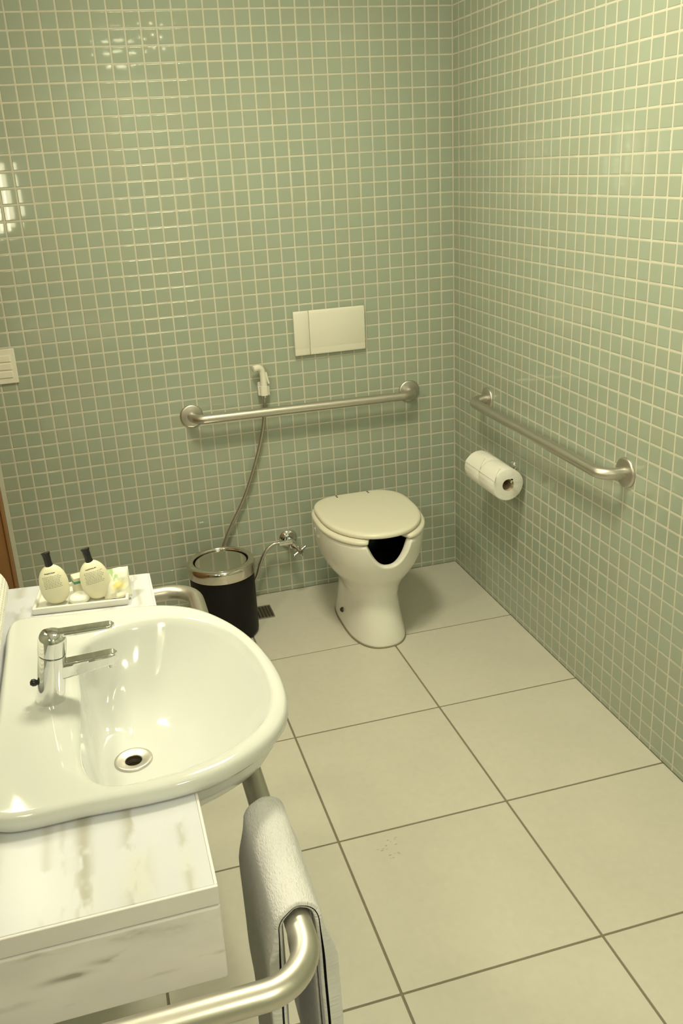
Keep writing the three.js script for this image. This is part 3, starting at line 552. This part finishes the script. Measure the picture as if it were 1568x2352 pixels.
// ------------------------------------------------------------------ mixer tap
{
  const FX = -1.4815, FZ = 1.871, FY = CT + 0.0285, t = thing('basin_tap', 'chrome single lever mixer tap on the wash basin deck', 'tap', [FX, FY - 0.002, FZ]);
  const tilt = -0.17;
  const bodyG = lathe([[0.0225, -0.002], [0.0225, 0.003], [0.0215, 0.008], [0.0210, 0.060], [0.0208, 0.0765], [0.0200, 0.078]], 48);
  const body = part('body', bodyG, M.chrome, t); body.rotation.z = tilt;
  const cap = part('lever_cap', lathe([[0.0200, 0.0790], [0.0212, 0.0800], [0.0212, 0.103], [0.0204, 0.109], [0.0172, 0.1145], [0.0100, 0.1175], [0, 0.1185]], 48), M.chrome, t); cap.rotation.z = tilt;
  // spout: flat rounded bar that leaves the body and ends in a soft round nose
  function bar(len, w, h0, h1, nose) {
    const rg = [], n = 26;
    for (let i = 0; i <= n; i++) { const u = i / n, x = u * len, e = clamp((u - (1 - nose)) / nose, 0, 1), k = Math.sqrt(Math.max(0.0, 1 - e * e)), ww = w * Math.max(k, 0.06), hh = lerp(h0, h1, u) * (e > 0 ? 0.72 + 0.28 * k : 1); const ring = []; for (let j = 0; j < 20; j++) { const a = j / 20 * Math.PI * 2, c = Math.cos(a), s = Math.sin(a); ring.push(V(x, Math.sign(s) * Math.pow(Math.abs(s), 0.45) * hh / 2, Math.sign(c) * Math.pow(Math.abs(c), 0.45) * ww / 2)); } rg.push(ring); }
    return toCreasedNormals(loft(rg, { flip: true, capA: true, capB: true }), 0.8);
  }
  const sp = part('spout', bar(0.094, 0.027, 0.029, 0.017, 0.14), M.chrome, t); sp.position.set(0.016, 0.0475, 0); sp.rotation.z = 0.09;
  part('aerator', at(new THREE.CylinderGeometry(0.0088, 0.0082, 0.010, 24), 0, 0, 0), M.chrome, sp).position.set(0.082, -0.0105, 0);
  const lv = part('lever', bar(0.105, 0.0215, 0.0095, 0.0065, 0.10), M.chrome, t); lv.position.set(0.006, 0.1105, 0); lv.rotation.z = -0.01;
  const kb = part('drain_knob', lathe([[0, 0.012], [0.0045, 0.0105], [0.006, 0.006], [0.0045, 0.0015], [0.002, 0], [0.002, -0.01]], 20), M.blackCap, t); kb.position.set(-0.0145, 0.034, 0.004); kb.rotation.z = 1.2;
}

// ------------------------------------------------------------------ towel rail round the basin, hand towel
const RAIL = { y: 0.70, x: -1.199, z0: 1.302, z1: 2.384, r: 0.0172 };
{
  const R = thing('towel_rail', 'U-shaped brushed steel rail round the wash basin below the counter', 'rail', [ROOM.x0, RAIL.y, 1.85]);
  const L = (x, z) => V(x - ROOM.x0, 0, z - 1.85);
  part('rail_tube', tube(fillet([L(ROOM.x0, RAIL.z0), L(RAIL.x, RAIL.z0), L(RAIL.x, RAIL.z1), L(ROOM.x0, RAIL.z1)], 0.062, 18), RAIL.r, 32, 260), M.steel, R);
  for (const z of [RAIL.z0, RAIL.z1]) { const f = part('flange', lathe([[0, 0.009], [0.022, 0.009], [0.036, 0.007], [0.041, 0.003], [0.042, 0]], 44), M.steel, R); f.rotation.z = -Math.PI / 2; f.position.set(0, 0, z - 1.85); }
}
{
  const z0 = 2.085, z1 = 2.297, T = thing('hand_towel', 'white terry hand towel folded over the rail in front of the basin', 'towel', [RAIL.x, RAIL.y, (z0 + z1) / 2]);
  // a band with thickness, draped over the tube
  function drape(rIn, th, yL, yR, zA, zB, seed, spreadL, spreadR, fatL, fatR) {
    const nz = 40, path = [], wob = noise2(seed, 16), nL = 22, nA = 18, nR = 22;
    for (let i = 0; i < nL; i++) path.push([-1, i / nL]);
    for (let i = 0; i <= nA; i++) path.push([0, i / nA]);
    for (let i = 1; i <= nR; i++) path.push([1, i / nR]);
    const flare = d => sstep(-0.004, 0.075, d);
    const at2 = (k, rr, out) => { const [sd, u] = path[k]; if (sd < 0) { const y = lerp(yL, 0, u); return [-(rr + (spreadL + out * fatL) * flare(-y)), y]; } if (sd > 0) { const y = lerp(0, yR, u); return [rr + (spreadR + out * fatR) * flare(-y), y]; } const a = Math.PI * (1 - u); return [Math.cos(a) * rr, Math.sin(a) * rr]; };
    const rings = [], m = path.length;
    for (let j = 0; j <= nz; j++) {
      // rows crowd at both ends so that the selvedge is round
      const v0 = j / nz, v = v0 < 0.1 ? 0.02 * v0 / 0.1 : v0 > 0.9 ? 1 - 0.02 * (1 - v0) / 0.1 : lerp(0.02, 0.98, (v0 - 0.1) / 0.8), e = Math.min(v, 1 - v) / 0.02, rnd = e < 1 ? Math.sqrt(Math.max(0.02, 1 - Math.pow(1 - e, 2))) : 1, ring = [];
      const put = (k, rr, out) => { const [x, y] = at2(k, rr, out * rnd), hang = clamp(-y / 0.25, 0, 1), wv = (wob(v * 4 + k * 0.02, k * 0.10) - 0.5) * 0.012 * (0.15 + hang); ring.push(V(x + wv, y + (wob(v * 9, k * 0.3 + 5) - 0.5) * 0.002, lerp(zA, zB, v) + (wob(3.3, k * 0.22) - 0.5) * 0.007)); };
      const half = th / 2 * rnd, mid = rIn + th / 2;
      for (let k = 0; k < m; k++) put(k, mid + half, 1);
      for (let k = m - 1; k >= 0; k--) put(k, mid - half, 0);
      rings.push(ring);
    }
    const g = loft(rings, { flip: true }), p = g.attributes.position, uv = new Float32Array(p.count * 2);
    for (let i = 0; i < p.count; i++) { const k = i % (2 * m), q = k < m ? k : 2 * m - 1 - k; uv[2 * i] = q * 0.055; uv[2 * i + 1] = p.getZ(i) * 4; }
    g.setAttribute('uv', new THREE.BufferAttribute(uv, 2)); return g;
  }
  const zm = (z0 + z1) / 2;
  part('inner_fold', drape(0.0176, 0.0030, -0.34, -0.37, z0 + 0.004 - zm, z1 - 0.012 - zm, 41, 0.0005, 0.0005, 0.0, 0.0), M.terry, T);
  part('outer_fold', drape(0.0210, 0.0095, -0.36, -0.39, z0 - zm, z1 - zm, 43, 0.0012, 0.0012, 0.010, 0.016), M.terry, T);
}

// ------------------------------------------------------------------ tray with toiletries
const TRAY = { x: -1.427, z: 1.470, turn: -0.125 };
{
  const t = thing('amenity_tray', 'small white rectangular tray with toiletries on the counter behind the basin', 'tray', [TRAY.x, CT, TRAY.z]); t.rotation.y = TRAY.turn;
  const w = 0.182, d = 0.108;
  part('tray_base', at(rbox(w, 0.006, d, 0.0025), 0, 0.0035, 0), M.ceramic, t);
  const e = (x, z, a, b) => at(rbox(a, 0.013, b, 0.0022), x, 0.0075, z);
  part('tray_edge', e(0, d / 2 - 0.003, w, 0.006), M.ceramic, t); part('tray_edge', e(0, -d / 2 + 0.003, w, 0.006), M.ceramic, t);
  part('tray_edge', e(w / 2 - 0.003, 0, 0.006, d - 0.012), M.ceramic, t); part('tray_edge', e(-w / 2 + 0.003, 0, 0.006, d - 0.012), M.ceramic, t);
}
function onTray(u, v) { const c = Math.cos(TRAY.turn), s = Math.sin(TRAY.turn); return [TRAY.x + u * c + v * s, CT + 0.0067, TRAY.z - u * s + v * c]; }
// label print: a heading and grey rows too small to read
function labelTex(seed) {
  const cv = document.createElement('canvas'); cv.width = 256; cv.height = 340; const g = cv.getContext('2d'), r = rng(seed);
  g.fillStyle = 'rgb(226,222,196)'; g.fillRect(0, 0, 256, 340);
  g.fillStyle = 'rgb(62,60,52)'; let x = 84; while (x < 166) { const w = 3 + r() * 8; g.fillRect(x, 62 + r() * 3, w, 8); x += w + 2; }
  g.fillStyle = 'rgb(140,138,122)';
  for (let k = 0; k < 9; k++) { const y = 92 + k * 11.5; let a = 56 + r() * 14; const b = 200 - r() * 16; while (a < b) { const w = 4 + r() * 16; g.fillRect(a, y, w, 4.2); a += w + 3; } }
  const t = new THREE.CanvasTexture(cv); t.colorSpace = THREE.SRGBColorSpace; return t;
}
function bottle(u, v, turn, lean, side, seed, label) {
  const b = thing('toiletry_bottle', label, 'bottle', onTray(u, v), 'egg-shaped toiletry bottles'); b.rotation.set(lean, turn, side, 'YXZ');
  // egg outline, flattened front to back
  const n = 26, rg = [], H = 0.080; const wd = t => 0.0280 * Math.pow(Math.max(0, 1 - Math.pow(Math.abs(2 * Math.pow(t, 0.92) - 1), 2.3)), 0.52);
  for (let i = 0; i <= n; i++) { const t = 0.012 + 0.976 * i / n, w = Math.max(0.006, wd(t)), dp = w * 0.62, ring = []; for (let j = 0; j < 28; j++) { const a = j / 28 * Math.PI * 2; ring.push(V(Math.cos(a) * w, t * H, Math.sin(a) * dp)); } rg.push(ring); }
  const g = loft(rg, { flip: true, capA: true, capB: true });
  planarUV(g, V(1 / 0.064, 0, 0), V(0, 1 / H, 0), 1, 0.5, 0);
  part('bottle_body', g, mat({ color: [1, 1, 1], roughness: 0.3, map: labelTex(seed) }), b);
  const cp = part('cap', lathe([[0.0078, 0], [0.0083, 0.002], [0.0072, 0.012], [0.0078, 0.026], [0.0092, 0.031], [0.0088, 0.0325], [0, 0.0328]], 24), M.blackCap, b); cp.position.set(0, H - 0.005, 0); cp.scale.set(0.95, 0.90, 0.95); cp.rotation.z = 0.03;
}
bottle(-0.044, 0.026, -0.10, -0.22, 0.12, 3, 'cream egg-shaped bottle with black cap at the left of the tray');
bottle(0.036, 0.024, -0.05, -0.22, 0.16, 8, 'cream egg-shaped bottle with black cap beside the packet on the tray');
{
  const s = thing('wrapped_soap', 'small round white wrapped soap between the two bottles', 'soap', onTray(-0.004, 0.026));
  part('soap_cake', at(lathe([[0, 0.0], [0.016, 0.0], [0.0195, 0.004], [0.020, 0.009], [0.017, 0.014], [0.008, 0.0165], [0, 0.017]], 36), 0, 0, 0), M.paper, s);
  part('pleat_seal', at(lathe([[0.007, 0.0160], [0.007, 0.0172], [0, 0.0174]], 20), 0, 0, 0), M.plastic, s);
  const bx = thing('soap_box', 'small cream box with green band behind the two bottles', 'box', onTray(0.0, -0.022)); bx.rotation.y = 0.25;
  part('carton', at(rbox(0.042, 0.036, 0.026, 0.002), 0, 0.018, 0), mat({ color: [0.74, 0.71, 0.56], roughness: 0.6 }), bx);
  part('green_band', at(rbox(0.0426, 0.006, 0.0266, 0.001), 0, 0.026, 0), mat({ color: [0.10, 0.33, 0.20], roughness: 0.6 }), bx);
}
{
  // crumpled clear-cream sachet with a yellow and green print
  const s = thing('shower_cap_packet', 'crumpled cream packet with yellow and green print at right end of tray', 'packet', onTray(0.068, 0.012)); s.rotation.y = TRAY.turn + 0.15;
  const n = noise2(77, 16), m2 = fbm(88, 4, 3), N = 22, rows = [[], []];
  const f = (u, v, sgn) => { const e = Math.pow(Math.max(0, (1 - u * u) * (1 - v * v)), 0.45); return V(u * 0.026 * (1 + 0.05 * n(v * 3 + 4, 2)), 0.024 + v * 0.023 * (1 + 0.08 * n(u * 3 + 2, 7)), sgn * (0.013 * e + 0.006 * e * (n(u * 4 + 5, v * 4 + (sgn > 0 ? 3 : 11)) - 0.3)) + 0.006 * (n(u * 2 + 3, v * 2 + 9) - 0.5) - v * 0.018); };
  const gs = [1, -1].map(sg => { const rg = []; for (let i = 0; i <= N; i++) { const r = []; for (let j = 0; j <= N; j++) r.push(f(j / N * 2 - 1, i / N * 2 - 1, sg)); rg.push(r); } const g = loft(rg, { open: true, flip: sg < 0 }); planarUV(g, V(1 / 0.056, 0, 0), V(0, 1 / 0.05, 0), 1, 0.5, 0); return g; });
  const tex = dataTex(128, (u, v) => { const a = sstep(0.50, 0.60, m2(u, v)) * sstep(0.45, 0.75, v) * sstep(0.85, 0.35, u), b = sstep(0.5, 0.62, m2(v + 0.3, u)) * sstep(0.25, 0.45, v) * sstep(0.92, 0.7, v) * sstep(0.95, 0.5, Math.abs(u - 0.4) * 2); let c = [0.74, 0.72, 0.60]; const mix = (k, d) => { c = c.map((x, i) => lerp(x, d[i], k)); }; mix(b * 0.8, [0.72, 0.60, 0.16]); mix(a * 0.8, [0.18, 0.36, 0.10]); return c.map(toS); });
  part('sachet', mergeGeometries(gs), mat({ color: [1, 1, 1], roughness: 0.35, map: tex }), s);
}
// ------------------------------------------------------------------ rolled towel at the left edge
{
  const R = 0.058, z0 = 1.475, z1 = 1.93, T = thing('rolled_towel', 'white woven towel rolled up on the counter at the left edge behind the basin', 'towel', [-1.618, CT + R - 0.002, (z0 + z1) / 2]);
  const w = (z1 - z0) / 2, S = 56, rg = [];
  const pr = [[0.004, -w + 0.004], [0.03, -w + 0.001], [R - 0.012, -w], [R - 0.004, -w + 0.004], [R, -w + 0.014], [R, -w * 0.4], [R, w * 0.4], [R, w - 0.014], [R - 0.004, w - 0.004], [R - 0.012, w], [0.03, w - 0.001], [0.004, w - 0.004]];
  for (const [q, z] of pr) { const ring = []; for (let j = 0; j < S; j++) { const a = j / S * Math.PI * 2, k = 1 - 0.05 * (j / S) * (q > 0.03 ? 1 : 0); let y = Math.sin(a) * q * k; if (y < -R + 0.004) y = -R + 0.004; ring.push(V(Math.cos(a) * q * k, y, z)); } rg.push(ring); }
  const g = loft(rg, { flip: true, capA: true, capB: true });
  const p = g.attributes.position, uv = new Float32Array(p.count * 2); for (let i = 0; i < p.count; i++) { uv[2 * i] = Math.atan2(p.getY(i), p.getX(i)) * R * 9; uv[2 * i + 1] = p.getZ(i) * 9; } g.setAttribute('uv', new THREE.BufferAttribute(uv, 2));
  part('towel_roll', g, M.waffle, T);
  const sp = []; for (let i = 0; i <= 120; i++) { const a = i / 120 * Math.PI * 6, q = 0.008 + (R - 0.014) * i / 120; sp.push(V(Math.cos(a) * q, Math.sin(a) * q * 0.97, w - 0.0005)); }
  part('spiral_fold', tube(sp, 0.0018, 6, 200), M.waffle, T);
}

// ------------------------------------------------------------------ hand over
scene.traverse(o => { if (o.isMesh) { o.castShadow = true; o.receiveShadow = true; } });
renderer.render(scene, camera);
